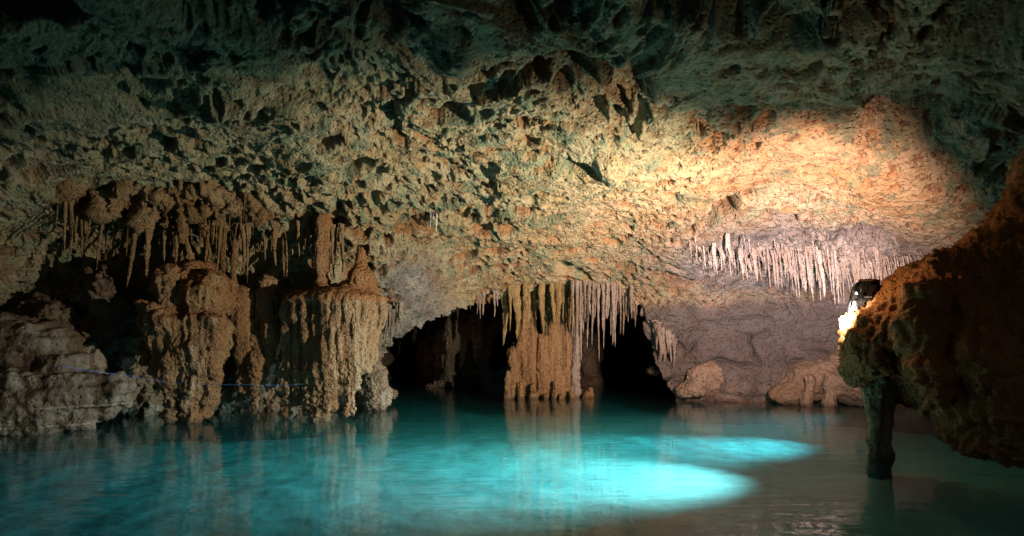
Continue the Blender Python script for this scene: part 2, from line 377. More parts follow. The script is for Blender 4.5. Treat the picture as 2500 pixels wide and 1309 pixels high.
SHELL = []
def build_shell():
    us = np.concatenate([np.arange(-900, -60, 14), np.arange(-60, 2560, 2.4), np.arange(2560, 3600, 14)])
    vs = np.concatenate([np.arange(-700, -60, 9), np.arange(-60, 770, 1.6), np.arange(770, 1030, 2.4), np.arange(1030, 1200, 12)])
    U, V = np.meshgrid(us, vs)
    D = depth(U, V)
    B = np.stack([(U - HU) / F * D, D, CAMZ + (HV - V) / F * D], -1)
    du = np.gradient(B, axis=1); dv = np.gradient(B, axis=0)
    n = np.cross(dv, du); n /= np.linalg.norm(n, axis=-1, keepdims=True) + 1e-12
    if (n[:, :, 1].mean()) > 0: n = -n                 # pointing to the air of the cave
    p = B.reshape(-1, 3); n = n.reshape(-1, 3)
    u, v = U.ravel(), V.ravel()
    steep = sstep(-0.75, -0.25, n[:, 2])               # 0 ceiling, 1 wall
    far = np.clip((p[:, 1] - 5) / 7, 0, 1)
    # scalloped solution pockets with sharp ridges between them
    wp = warp(p, 0.8, 0.55)
    wp = warp(wp, 3.0, 0.12, 60)
    sc3 = np.array([0.72, 0.98, 1.0])
    patch = fbm(p * 0.35, 3, 5)
    f1, f2, cid = worley(wp * 1.0 * sc3, 1)
    near = sstep(8.8, 6.0, p[:, 1])
    big = -(1 + 0.9 * near) * (1 - np.minimum(f1, 1.1) ** 2) * (0.15 + 0.85 * cid ** 2) * 0.20
    g1, g2, gid = worley(wp * 2.6 * sc3, 2)
    mid = -(1 - np.minimum(g1, 1.1) ** 1.6) * (0.2 + 0.8 * gid) * (0.05 + 0.05 * near)
    # crisp dissolved pits of several sizes, crowded in places and sparse in others
    crowd = np.clip(0.62 + 1.5 * fbm(p * 0.6, 3, 15), 0.15, 1.3)
    def pits(scale, seed, share, r0, r1, dep):
        a, _, ident = worley(wp * scale * sc3, seed)
        return -np.where(ident < share * crowd, sstep(r1, r0, a + 0.08 * perlin(p * scale * 4, seed)), 0) * dep * (0.5 + ident)
    pit = pits(1.2, 85, .6, .22, .46, .42) * near + pits(1.7, 81, .45, .22, .42, .28) + pits(3.4, 82, .95, .20, .42, .19) + pits(6.5, 83, 1.3, .2, .46, .115) + pits(12.0, 84, 1.2, .2, .46, .045)
    k1, k2, kid = worley(wp * 14 * sc3, 3)
    sml = -(1 - np.minimum(k1, 1.0)) ** 1.2 * np.where(kid > 0.3, kid, 0.1) * 0.04
    und = fbm(p * 0.45, 3, 9) * 0.30
    rid = fbm(wp * 2.2, 4, 21, ridged=True) * 0.035
    fin = fbm(p * 9, 3, 33, 0.6) * 0.026
    holes = -sstep(0.34, 0.46, fbm(wp * 1.1, 2, 77)) * 0.35
    hol = np.zeros(len(p), np.float32)
    wu = u + 30 * perlin(p * 2.1, 55) + 14 * perlin(p * 6, 56); wv = v + 18 * perlin(p * 2.1, 57) + 8 * perlin(p * 6, 58)
    for hu, hv, ru, rv, dep in ((2200, 325, 135, 50, .85), (1770, 272, 120, 26, .5), (1540, 225, 60, 45, .4), (690, 45, 110, 40, .5), (150, 105, 85, 32, .5), (930, 105, 60, 40, .5), (760, 215, 60, 22, .4), (1400, 200, 55, 30, .35),
                               (1390, 410, 60, 22, .4), (1490, 395, 45, 30, -.22), (330, 235, 90, 22, .3), (1900, 130, 120, 22, .3), (2400, 120, 120, 60, .5), (1120, 180, 60, 40, -.2), (560, 270, 100, 20, -.2), (1270, 110, 50, 26, .35), (1640, 40, 110, 36, .45)):
        hol -= dep * sstep(1.25, 0.15, np.sqrt(((wu - hu) / ru) ** 2 + ((wv - hv) / rv) ** 2))
    ceil_d = hol + und + big + mid + pit + sml + rid + fin + holes
    # walls: blocky rock with dark cracks
    c1, c2, _ = worley(warp(warp(p, 0.9, 0.7, 90), 4, 0.10, 92) * np.array([0.95, 0.95, 1.25]), 11)
    crack = -np.exp(-((c2 - c1) / 0.05) ** 2) * 0.26 * sstep(0.02, 0.3, fbm(p * 0.8, 2, 47))
    lump = (1 - np.minimum(c1, 1) ** 2) * 0.30 + fbm(warp(p, 2, .3, 91) * 1.1, 3, 48) * 0.35
    strata = fbm(warp(p, 1.5, .15, 42) * np.array([0.5, 0.5, 6]), 3, 41) * 0.09
    wall_d = und * 0.6 + crack + lump + fbm(p * 2.5, 5, 45, 0.55) * 0.13 + strata + fin * 0.6
    leftw = sstep(1000, 850, u)
    wall_d = wall_d * (1 - leftw) + leftw * (und * 0.6 + mid * 1.4 + lump * 1.6 + fbm(p * 2.2, 5, 46, 0.6) * 0.35)
    d = ceil_d * (1 - steep) + wall_d * steep
    amp = 0.55 + 0.45 * sstep(14, 7, p[:, 1])
    # the spongy rock along the left foot of the ceiling
    sp = np.exp(-(((u - 780) / 380) ** 2 + ((v - 500) / 90) ** 2))
    s1, s2, sid = worley(wp * 5.0, 13)
    d = d * amp - sp * sstep(0.55, 0.3, s1) * 0.22 + sp * fbm(wp * 4, 3, 14, ridged=True) * 0.12
    p = p + n * d[:, None]
    # colour zones: grey walls, rust pockets, algae film mixed with painted green dimness above and at left
    nz = fbm(B.reshape(-1, 3) * 0.9, 3, 61)
    grey = np.clip(sstep(0.1, 0.9, steep) * (1 - 0.5 * leftw) + np.exp(-(((u - 1980) / 330) ** 2 + ((v - 645) / 75) ** 2)) * 2.2 + np.exp(-(((u - 1010) / 90) ** 2 + ((v - 690) / 70) ** 2)), 0, 2)
    rust = np.clip(sstep(0.03, 0.12, -pit) * 0.75 + sstep(0.10, 0.4, fbm(wp * 5.5, 4, 73, 0.65)) * 0.5 + 0.6 * np.exp(-(((u - 450) / 420) ** 2 + ((v - 560) / 80) ** 2)), 0, 0.9) * np.clip(1 - grey * 0.7, 0, 1)
    alg_dim = np.clip(sstep(0.10, 0.32, fbm(wp * 3.0, 4, 71, 0.6)) * 0.8 * (1 - 0.5 * steep) + 0.6 * sstep(420, 60, v) * (0.5 + 0.5 * sstep(1500, 500, u)) + 0.35 * sstep(1000, 300, u), 0, 0.85) * np.clip(1 - grey, 0, 1)
    under = sstep(725, 755, v + 10 * nz * 3) * sstep(1000, 880, v) * sstep(1500, 1620, u)  # weak lamplight on the upper right wall, put into its colour
    zone = np.stack([grey, rust, np.where(under > 0.02, -under, alg_dim)], 1)
    nr, ncol = U.shape
    idx = np.arange(nr * ncol).reshape(nr, ncol)
    f = np.stack([idx[:-1, :-1], idx[1:, :-1], idx[1:, 1:], idx[:-1, 1:]], -1).reshape(-1, 4)
    fu, fv = u[f].mean(1), v[f].mean(1)
    wob = 10 * perlin(np.stack([fu / 22, fv / 22, fu * 0], 1), 3) + 6 * perlin(np.stack([fu / 8, fv / 8, fu * 0], 1), 4)
    keep = ~inside(fu + wob, fv + wob, HOLE)
    st = steep[f].mean(1) > 0.5
    for name, m in (('cave_ceiling', keep & ~st), ('cave_wall', keep & st)):
        ff = f[m]; used, inv = np.unique(ff, return_inverse=True)
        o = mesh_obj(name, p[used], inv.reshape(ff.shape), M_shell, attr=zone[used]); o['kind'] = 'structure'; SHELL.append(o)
build_shell()

def build_tunnel():
    pts = HOLE[1:-1]
    per = []
    for a, b in zip(pts[:-1], pts[1:]):
        m = max(2, int(np.hypot(*(b - a)) / 9))
        per += [a + (b - a) * t for t in np.linspace(0, 1, m, endpoint=False)]
    per = np.array(per + [pts[-1]])
    D0 = depth(per[:, 0], per[:, 1]) + 0.02
    ring0 = np.stack([(per[:, 0] - HU) / F * D0, D0, CAMZ + (HV - per[:, 1]) / F * D0], 1)
    ring0[0, 2] = ring0[-1, 2] = -1.2
    cen = np.array([0.25, 0, 0.3])
    rows = []
    for t in np.linspace(0, 1, 60):
        r = ring0.copy()
        g = 1 + 0.55 * math.sin(min(t * 2.2, 1) * math.pi / 2) - 1.5 * max(0, t - 0.9) / 0.1 * 0.99
        r[:, 0] = cen[0] + (r[:, 0] - cen[0]) * max(g, 0.02); r[:, 2] = cen[2] + (r[:, 2] - cen[2]) * max(1 + (g - 1) * 0.8, 0.02)
        r[:, 1] += 22 * t
        rows.append(r)
    p = np.concatenate(rows); n = len(per)
    amp = np.repeat(np.clip(np.linspace(0, 1, 60) * 6, 0, 1), n)
    off = np.stack([fbm(p * 0.9, 4, s) for s in (101, 102, 103)], 1) * 0.6
    f1, _, _ = worley(warp(p, 1, .4) * 1.6, 8)
    p = p + off * amp[:, None] * np.array([1, .3, 1]) + (p - np.array([0.25, 0, 0.3])) * np.array([1, 0, 1]) * (amp * (0.6 - f1) * 0.12)[:, None]
    idx = np.arange(60 * n).reshape(60, n)
    f = np.stack([idx[:-1, :-1], idx[:-1, 1:], idx[1:, 1:], idx[1:, :-1]], -1).reshape(-1, 4)
    z = np.tile([0.8, 0.2, 0.0], (len(p), 1))
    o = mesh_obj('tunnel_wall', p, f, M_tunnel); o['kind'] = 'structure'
build_tunnel()

def build_pool():
    xs = np.linspace(-14, 14, 280); ys = np.concatenate([np.linspace(0.5, 14, 200), np.linspace(14.2, 28, 50)])
    X, Y = np.meshgrid(xs, ys)
    p = np.stack([X, Y, X * 0], -1).reshape(-1, 3)
    p[:, 2] = -0.42 + fbm(p * 0.35, 4, 201) * 0.08 + fbm(p * 2.5, 3, 205) * 0.03
    p[:, 2] += 0.22 * np.exp(-(((p[:, 0] - 3.9) / 0.75) ** 2 + ((p[:, 1] - 6.7) / 0.55) ** 2))
    idx = np.arange(len(p)).reshape(X.shape)
    f = np.stack([idx[:-1, :-1], idx[:-1, 1:], idx[1:, 1:], idx[1:, :-1]], -1).reshape(-1, 4)
    o = mesh_obj('pool_bed', p, f, bed_mat()); o['kind'] = 'structure'
    a, b, y0, y1, z0 = -13.5, 13.5, 0.7, 27.5, -1.6
    v = [(a, y0, z0), (b, y0, z0), (b, y1, z0), (a, y1, z0), (a, y0, 0), (b, y0, 0), (b, y1, 0), (a, y1, 0)]
    f = [(0, 3, 2, 1), (4, 5, 6, 7), (0, 1, 5, 4), (1, 2, 6, 5), (2, 3, 7, 6), (3, 0, 4, 7)]
    o = mesh_obj('water', v, f, water_mat(), smooth=False); o['kind'] = 'structure'
build_pool()

# ------------------------------------------------------------------ rock formations
def m(px, D): return px / F * D
def cap(u0, v0, D0, r0, u1, v1, D1, r1): return ('c', P(u0, v0, D0), P(u1, v1, D1), r0, r1)
def ell(u, v, D, rx, ry, rz): return ('e', P(u, v, D), np.array([rx, ry, rz], float))

def roughen(v, f, flute=0.0, pop=0.0, lump=0.0, popz=None, seed=0, lscale=2.5, pscale=18, bend=0.0, strata=0.0):
    if bend: v = v + bend * np.stack([fbm(v * np.array([1.6, 1.6, 2.2]) + 3.1, 2, 350 + seed), fbm(v * 1.8 + 8.7, 2, 360 + seed), np.zeros(len(v))], 1)
    n = vnormals(v, f)
    d = fbm(v * lscale, 4, 300 + seed, 0.55) * lump if lump else np.zeros(len(v), np.float32)
    if strata: d = d + fbm(v * np.array([0.6, 0.6, 7.0]), 3, 395 + seed, 0.5) * strata
    if flute:
        w_ = warp(v, 1.5, 0.08, 310 + seed)
        side = 1 - np.abs(n[:, 2]) ** 2
        d = d + (fbm(w_ * np.array([9, 9, 0.9]), 3, 320 + seed, 0.5, ridged=True) - 0.3) * flute * side
    if pop:
        a, _, _ = worley(v * pscale, 330 + seed)
        amt = pop if popz is None else pop * (0.25 + 0.75 * sstep(popz[1], popz[0], v[:, 2]))
        d = d + (0.45 - a) * amt
    return v + n * d[:, None]

def body(name, prims, h, k, mat, parent=None, **kw):
    v, f = sdf_mesh(prims, h, k)
    v = roughen(v, f, **kw)
    o = mesh_obj(name, v, f, mat)
    if parent: adopt(o, parent)
    return o

# domed flowstone left of it
D = 9.8
t = tag(empty('flowstone_dome', P(460, 1015, D)), 'twin humped brown flowstone dome with ribbed sides left of the rust capped canopy', 'flowstone')
ribs = [(354, 745, 358, 885, .085, .05, -.46), (376, 755, 382, 905, .08, .055, -.54), (400, 775, 400, 945, .08, .06, -.56), (424, 785, 418, 1016, .08, .07, -.55), (450, 790, 446, 925, .08, .06, -.54),
        (476, 790, 470, 1024, .085, .08, -.50), (500, 790, 490, 955, .085, .06, -.44), (522, 790, 509, 1012, .09, .085, -.36), (541, 795, 530, 925, .09, .06, -.24)]
DOME = ([cap(a, b, D + q, r0, c, d_, D + q * .8, r1) for a, b, c, d_, r0, r1, q in ribs] + [ell(455, 800, D + .1, .52, .38, .36), ell(458, 705, D - .02, .26, .3, .32),
        cap(413, 670, D - .24, .115, 409, 770, D - .36, .17), ell(494, 728, D - .12, .35, .33, .37), cap(530, 700, D - .1, .12, 552, 700, D, .1), ell(448, 782, D - .22, .54, .36, .14), ell(515, 790, D - .26, .22, .24, .13), ell(480, 655, D + .15, .28, .25, .12)])

def body_split(prims, h, k, mats, parent, rule, bend=0.0, **kw):
    v, f = sdf_mesh(prims, h, k)
    v = roughen(v, f, bend=bend, **kw)
    c = v[f].mean(1); n = vnormals(v, f)[f].mean(1)
    top = rule(c, n) + 0.35 * fbm(c * 5, 3, 390, 0.6) > 0
    for name, mk, mt in (('cap', top, mats[0]), ('curtain', ~top, mats[1])):
        ff = f[mk]; used, inv = np.unique(ff, return_inverse=True)
        adopt(mesh_obj(name, v[used], inv.reshape(ff.shape), mt), parent)

def single(name, label, cat, prims, mat, h=0.016, k=0.08, group=None, **kw):
    return tag(body(name, prims, h, k, mat, **kw), label, cat, group)

# canopy flowstone (the large one near the middle of the left side)
D = 10.0
tc = tag(empty('flowstone_canopy', P(800, 1015, D)), 'broad rust capped flowstone canopy with a long fluted curtain of drips hanging to the water', 'flowstone')
ribs = [(706, 738, 702, 1010, .07, .085, -.16), (730, 735, 722, 985, .055, .06, -.26), (752, 735, 750, 1002, .07, .09, -.32), (774, 735, 776, 1018, .06, .12, -.36), (798, 735, 796, 985, .065, .10, -.42),
        (824, 735, 806, 940, .06, .09, -.44), (848, 735, 834, 925, .065, .075, -.42), (870, 735, 856, 1002, .055, .085, -.38), (892, 735, 872, 945, .06, .075, -.32), (912, 735, 890, 900, .055, .075, -.24),
        (930, 735, 906, 880, .05, .06, -.14), (940, 738, 922, 840, .045, .04, -.05)]
body_split([cap(a, b - 8, D + q, r0, c, d_, D + q * .75, r1) for a, b, c, d_, r0, r1, q in ribs] + [ell(810, 790, D + .22, .5, .3, .6), ell(775, 880, D + .18, .30, .28, .36)]
           + [ell(828, 728, D - .02, .64, .46, .15), ell(740, 728, D - .15, .22, .25, .09), ell(884, 685, D + .02, .19, .2, .19), cap(886, 660, D + .02, .10, 886, 606, D + .06, .022), cap(850, 700, D, .12, 900, 710, D, .12), cap(788, 690, D + .05, .09, 790, 715, D, .17)],
           0.0155, 0.05, (M_cap, M_flow), tc, lambda c, n: np.clip((c[:, 2] - P(0, 738, D)[2]) * 9, -1, 1) + 0.4 * np.clip(n[:, 2], -1, 1),
           flute=0.06, pop=0.075, popz=(0.0, 1.2), lump=0.06, bend=.09, seed=2)

D = 9.8
body_split(DOME, 0.0155, 0.075, (M_cap, M_flow), t, lambda c, n: 1.5 * (n[:, 2] - 0.42) - np.clip((P(0, 800, D)[2] - c[:, 2]) * 4, 0, 3), flute=0.14, pop=0.06, popz=(0.0, 1.3), lump=0.12, bend=.12, seed=4)
D = 10.05
single('hanging_flowstone', 'blunt brown flowstone lobe hanging between the twin humped dome and the canopy', 'flowstone',
       [ell(575, 730, D, .22, .25, .2), cap(588, 735, D, .17, 592, 850, D, .13), cap(592, 850, D, .12, 590, 872, D, .11)], M_flow, flute=.04, pop=.03, lump=.04, seed=5)
single('hanging_flowstone', 'rounded tan flowstone knob hanging just left of the canopy curtain', 'flowstone',
       [ell(662, 805, D, .12, .14, .22), cap(662, 800, D, .11, 656, 885, D, .07), cap(640, 720, D + .1, .10, 660, 800, D, .1)], M_flow, flute=.04, pop=.03, lump=.04, seed=6)
single('hanging_flowstone', 'long pitted flowstone drip with a crooked stem left of the rounded tan knob', 'flowstone',
       [cap(655, 690, D + .2, .12, 625, 780, D + .1, .09), cap(625, 780, D + .1, .09, 632, 880, D, .12), cap(632, 880, D, .13, 628, 1000, D, .05), cap(610, 840, D + .1, .14, 600, 940, D + .1, .16)], M_flow, flute=.04, pop=.06, lump=.06, seed=7)
single('boulder', 'small layered boulder in the water right of the canopy curtain', 'boulder',
       [ell(915, 935, 11.0, .19, .2, .42), ell(925, 970, 11.0, .22, .2, .25)], M_boulder, pop=.05, lump=.1, seed=8)
single('boulder', 'low dark rock awash at the left foot of the arch', 'boulder', [ell(955, 962, 12.0, .14, .15, .10)], M_boulder, pop=.03, lump=.05, seed=9)
single('rock_ledge', 'pale grey rounded rock shelf standing in the water at the far left', 'rock',
       [ell(40, 850, 9.0, .75, .6, .45), ell(110, 960, 8.8, .75, .5, .42), ell(-40, 990, 8.6, .8, .6, .5), ell(215, 985, 8.9, .45, .4, .22), ell(270, 960, 8.9, .25, .25, .2), ell(160, 900, 9.0, .4, .4, .25), cap(190, 950, 8.7, .2, 185, 1030, 8.7, .18), cap(110, 960, 8.5, .22, 100, 1040, 8.5, .25), cap(30, 960, 8.4, .3, 20, 1045, 8.4, .3)],
       M_ledge, h=0.02, k=.12, pop=.05, pscale=7, lump=.11, lscale=2.6, strata=.08, seed=10)
single('boulder', 'dark blocky boulder perched behind the pale rock shelf', 'boulder',
       [ell(205, 890, 9.3, .25, .3, .2), ell(255, 940, 9.4, .35, .3, .15)], M_boulder, k=.06, pop=.04, lump=.14, seed=11)
single('rock', 'knobbly grey rock lump jutting from the dark wall above the rock shelf', 'rock',
       [ell(250, 720, 9.7, .3, .3, .35), ell(120, 780, 9.5, .4, .3, .25), ell(200, 800, 9.7, .5, .3, .2)], M_ledge, h=.02, k=.08, pop=.1, lump=.25, seed=12)

single('rock', 'hooked tan rock lump hanging from the ceiling over the first slim stalactites', 'rock', [ell(165, 455, 8.9, .22, .25, .16), cap(140, 460, 8.8, .1, 120, 490, 8.75, .04)], M_stal, lump=.08, pop=.05, flute=.04, seed=14)
single('rock', 'dark lumpy rock mass in the gap between the hanging lobe and the tan knob', 'rock', [ell(620, 850, 10.6, .35, .3, .7), ell(580, 930, 10.5, .4, .3, .3)], M_ledge, h=.02, lump=.2, pop=.08, seed=15)
roots = [cap(a, b, D_, r, c, d_, E_, q) for a, b, D_, r, c, d_, E_, q in ((215, 468, 9.1, .07, 330, 458, 9.2, .12), (330, 458, 9.2, .12, 440, 472, 9.35, .10), (440, 472, 9.35, .10, 540, 466, 9.5, .13), (540, 466, 9.5, .12, 650, 525, 9.9, .09))]
roots += [cap(u_, 470, 9.1 + .0013 * (u_ - 200), .10, u_ - 6, 470 + l_, 9.12 + .0013 * (u_ - 200), .035) for u_, l_ in ((250, 45), (290, 70), (322, 50), (350, 90), (385, 60), (412, 85), (444, 120), (470, 60), (505, 90), (540, 70), (575, 60), (612, 50))]
single('root_mass', 'brown dripping rock mass from which the left stalactites grow', 'rock', roots, M_stal, h=.02, k=.08, flute=.12, lump=.22, lscale=3.5, pop=.06, seed=16)
# central columns
D = 13.35
def column(label, prims, seed, mat=M_col):
    return single('limestone_column', label, 'column', prims, mat, h=.018, k=.05, flute=.07, pop=.03, lump=.08, seed=seed)
column('slimmer left column of the fluted brown pair in the middle of the arch',
       [cap(1284, 730, D, .17, 1280, 850, D, .16), cap(1280, 850, D, .16, 1282, 975, D, .18), cap(1255, 860, D, .1, 1258, 975, D - .05, .13), cap(1298, 740, D - .1, .08, 1298, 975, D - .1, .08)], 20)
column('wider right column of the fluted brown pair in the middle of the arch',
       [cap(1354, 730, D, .24, 1354, 850, D, .23), cap(1354, 820, D, .23, 1354, 975, D, .22), cap(1328, 830, D - .1, .12, 1325, 975, D - .12, .12), cap(1375, 830, D - .1, .13, 1378, 975, D - .1, .12)], 21)
column('thin grey column beside the wide brown one', [cap(1402, 730, D, .10, 1404, 870, D, .07), cap(1404, 870, D, .07, 1406, 975, D, .09)], 22, M_grey)
DT = 16.0
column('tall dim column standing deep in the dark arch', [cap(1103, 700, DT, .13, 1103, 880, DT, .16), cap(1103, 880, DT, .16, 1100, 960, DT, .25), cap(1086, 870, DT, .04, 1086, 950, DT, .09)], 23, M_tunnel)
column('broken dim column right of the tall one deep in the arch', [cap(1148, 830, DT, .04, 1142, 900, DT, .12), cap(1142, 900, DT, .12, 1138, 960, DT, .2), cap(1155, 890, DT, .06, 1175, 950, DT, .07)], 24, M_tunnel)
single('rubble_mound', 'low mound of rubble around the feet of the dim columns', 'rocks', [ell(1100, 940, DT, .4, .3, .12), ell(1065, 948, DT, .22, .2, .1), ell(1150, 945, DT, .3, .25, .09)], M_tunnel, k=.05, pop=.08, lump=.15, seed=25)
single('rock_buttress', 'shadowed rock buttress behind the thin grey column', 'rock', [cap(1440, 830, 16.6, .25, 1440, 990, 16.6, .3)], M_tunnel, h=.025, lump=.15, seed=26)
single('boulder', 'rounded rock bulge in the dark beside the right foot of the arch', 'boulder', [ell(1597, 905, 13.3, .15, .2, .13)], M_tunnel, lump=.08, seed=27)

# foreground rock with lamps
D = 6.5
rk = [ell(2112, 840, 6.7, .15, .3, .27), cap(2130, 812, 6.75, .27, 2330, 720, 6.5, .46), ell(2480, 690, 6.4, .56, .6, .56), ell(2125, 895, 6.7, .20, .28, .17), ell(2430, 850, 6.3, .75, .6, .62), ell(2480, 990, 6.1, .6, .5, .42), ell(2310, 880, 6.5, .5, .45, .36),
      ell(2195, 880, 6.75, .42, .35, .27), ell(2335, 985, 6.4, .22, .3, .24), ell(2240, 955, 6.6, .14, .25, .13), ell(2098, 885, 6.75, .11, .25, .22), ell(2280, 990, 6.5, .14, .2, .1), ell(2420, 1050, 6.3, .45, .4, .2), ell(2470, 1075, 6.2, .48, .42, .2), ell(2370, 1050, 6.35, .2, .3, .15),
      cap(2245, 740, 6.3, .14, 2225, 800, 6.2, .13), cap(2225, 790, 6.2, .13, 2215, 830, 6.2, .08), cap(2265, 740, 6.2, .15, 2270, 900, 6.0, .13), cap(2270, 900, 6.0, .13, 2285, 980, 6.0, .07),
      cap(2400, 860, 5.8, .2, 2440, 970, 5.75, .13), cap(2180, 770, 6.5, .14, 2165, 830, 6.4, .09), cap(2118, 785, 6.6, .09, 2108, 880, 6.5, .08),
      ell(2700, 760, 6.2, 1.0, .8, 1.2), cap(2580, 690, 6.5, .45, 2740, 420, 6.6, .45), cap(2640, 560, 6.3, .7, 2800, 250, 6.2, .6), cap(2850, 1000, 6.0, .6, 2850, 1200, 6.0, .6)]
single('rock_overhang', 'big shadowed rusty rock overhang at the right carrying the lamps', 'rock', rk, M_dark, h=.02, k=.10, flute=.09, pop=.06, pscale=14, lump=.14, seed=30)
single('rock_pillar', 'short stone pillar standing in the water under the right rock overhang', 'pillar',
       [cap(2150, 920, 6.75, .18, 2148, 985, 6.75, .09), cap(2148, 985, 6.75, .09, 2150, 1120, 6.75, .085), cap(2150, 1120, 6.75, .085, 2152, 1250, 6.75, .09), cap(2132, 960, 6.67, .05, 2134, 1100, 6.68, .035)], M_post, flute=.06, pop=.03, lump=.04, lscale=4, seed=31)

single('rock_nub', 'small rock nub blazing white beside the lamp on the tip of the right rock', 'rock', [cap(2088, 768, 6.78, .06, 2064, 796, 6.78, .045), ell(2070, 786, 6.76, .075, .06, .075), cap(2084, 738, 6.8, .025, 2082, 770, 6.78, .03)], M_white, h=.008, k=.02, pop=.03, pscale=30, lump=.03, lscale=12, seed=50)
# ------------------------------------------------------------------ stalactites
rng = random.Random(7)
STAL = []
def stalactite(*a, **k):
    STAL.append((float(np.linalg.norm(np.asarray(a[1]) - np.asarray(a[0]))) * a[2], a, k))

def grow_stalactites(keep=290):
    order = sorted(range(len(STAL)), key=lambda i: -STAL[i][0]); small = set(order[keep:])
    vs, fs, mi, mats, n = [], [], [], [], 0
    for i, (_, a, k) in enumerate(STAL):
        r = make_stalactite(*a, solo=i not in small, **k)
        if r:
            v, f, mt = r
            if mt not in mats: mats.append(mt)
            vs.append(v); fs.append(np.asarray(f) + n); mi += [mats.index(mt)] * len(f); n += len(v)
    if vs:
        o = mesh_obj('small_stalactites', np.concatenate(vs), np.concatenate(fs), None)
        for mt in mats: o.data.materials.append(mt)
        o.data.polygons.foreach_set('material_index', np.array(mi, np.int32))
        tag(o, 'scattered tiny stalactite tips filling the gaps between the larger ones', 'stalactites', None, 'stuff')

def make_stalactite(top, tip, r, mat, label, group, flare=1.8, name='stalactite', blunt=0.12, solo=True):
    top = np.asarray(top, float); tip = np.asarray(tip, float)
    ns, nr = 10, 18
    seed = rng.random() * 100
    L = np.linalg.norm(tip - top)
    vs, fs = [], []
    ph = rng.random() * 6.28
    for i in range(nr):
        s = i / (nr - 1)
        c = top + (tip - top) * s
        prof = (1 - s) ** 0.65 * (1 - blunt) + blunt * (1 if s < 0.97 else 0.4)
        rr = r * (prof * (1 + 0.20 * math.sin(seed + s * L * 22) + 0.14 * math.sin(seed * 2.1 + s * L * 47)) + (flare - 1) * math.exp(-s * 12))
        c = c + np.array([math.sin(seed + s * 5), math.cos(seed * 1.3 + s * 4), 0]) * r * 0.30
        for j in range(ns):
            a = 6.2832 * j / ns
            q = rr * (1 + 0.22 * math.sin(a * 2 + ph) + 0.15 * math.sin(a * 3 + seed))
            vs.append((c[0] + q * math.cos(a), c[1] + q * math.sin(a), c[2]))
    for i in range(nr - 1):
        for j in range(ns):
            k = (j + 1) % ns
            fs.append((i * ns + j, (i + 1) * ns + j, (i + 1) * ns + k, i * ns + k))
    base = (nr - 1) * ns
    for j in range(0, ns - 2, 2): fs.append((base, base + j + 2 if j + 2 < ns else base, base + j + 1, base)) if False else None
    vs.append(tuple(tip + np.array([0, 0, -r * 0.3]))); e = len(vs) - 1
    for j in range(0, ns, 2): fs.append((base + j, e, base + (j + 2) % ns, base + j + 1))
    vs = np.array(vs)
    if not solo: return vs, fs, mat
    o = mesh_obj(name, vs - top, fs, mat); o.location = tuple(top)
    tag(o, label, 'stalactite', group)

def hit(u, v):
    from mathutils import Vector
    d = P(u, v, 1.0) - np.array([0, 0, CAMZ]); best = None
    for o in SHELL:
        ok, loc, nn, ix = o.ray_cast(Vector((0, 0, CAMZ)), Vector(d))
        if ok and (best is None or loc.y < best): best = loc.y
    return best or float(depth(np.array([u]), np.array([v]))[0])
bpy.context.view_layer.update()

def hang(u0, v0, u1, v1, wpx, mat, label, group, D=None, emb=0.12, back=0.0, **kw):
    if D is None: D = hit(u0, v0) + 0.03
    a, b = P(u0, v0, D), P(u1, v1, D); a[2] += emb; a[1] += back
    stalactite(a, b, m(wpx, D) / 2, mat, label, group, **kw)

LEFT = [(160, 485, 158, 618, 9), (173, 490, 172, 622, 11), (186, 490, 186, 604, 8), (200, 485, 198, 632, 9), (222, 452, 220, 560, 7), (214, 470, 211, 590, 6), (300, 470, 268, 636, 10), (285, 470, 276, 560, 6), (250, 560, 234, 662, 7),
        (322, 500, 313, 626, 9), (348, 510, 308, 702, 13), (364, 530, 358, 688, 14), (340, 480, 330, 600, 7), (378, 480, 374, 560, 5), (409, 490, 401, 638, 11), (420, 480, 414, 600, 7), (446, 470, 424, 645, 19), (448, 530, 466, 652, 12), (455, 480, 470, 600, 6),
        (516, 480, 503, 640, 13), (528, 490, 520, 600, 7), (542, 490, 532, 655, 9), (560, 490, 561, 570, 6), (583, 500, 585, 556, 5), (618, 505, 618, 570, 4), (548, 480, 546, 590, 8), (490, 480, 488, 590, 6), (475, 475, 474, 560, 6)]
for i, (a, b, c, d_, w_) in enumerate(LEFT):
    thick = w_ >= 12
    hang(a, b, c, d_, w_ * 1.15, M_stal, 'thick brown stalactite leaning down just above the twin humped dome' if thick else 'slim brown stalactite in the row hanging above the dark left wall',
         'thick stalactites at the left' if thick else 'slim stalactites at the left', D=hit(a, min(b, 470)) + 0.12)
for i in range(64):
    u = rng.uniform(250, 640) if i > 14 else rng.uniform(140, 250); v0 = 462 + rng.uniform(-14, 34)
    L = rng.choice([30, 45, 60, 80, 110, 140]) * (0.6 if u > 570 else 1) + rng.uniform(-8, 8)
    lean = rng.uniform(-.12, .02) * L
    hang(u, v0, u + lean, v0 + L, rng.uniform(5, 10), M_stal, 'slim brown stalactite in the row hanging above the dark left wall', 'slim stalactites at the left', D=hit(u, min(v0, 470)) + rng.uniform(.1, .4), emb=.2, flare=2.4)
for a, b, c, d_, w_ in ((430, 600, 416, 672, 22), (455, 590, 452, 680, 16), (500, 600, 506, 690, 20), (545, 610, 548, 700, 16), (570, 640, 574, 730, 18)):
    hang(a, b, c, d_, w_, M_stal, 'stubby brown drip joining the ceiling fringe to a flowstone top', 'drips joining the flowstone tops', D=9.85, emb=.3, flare=1.6, blunt=.6)
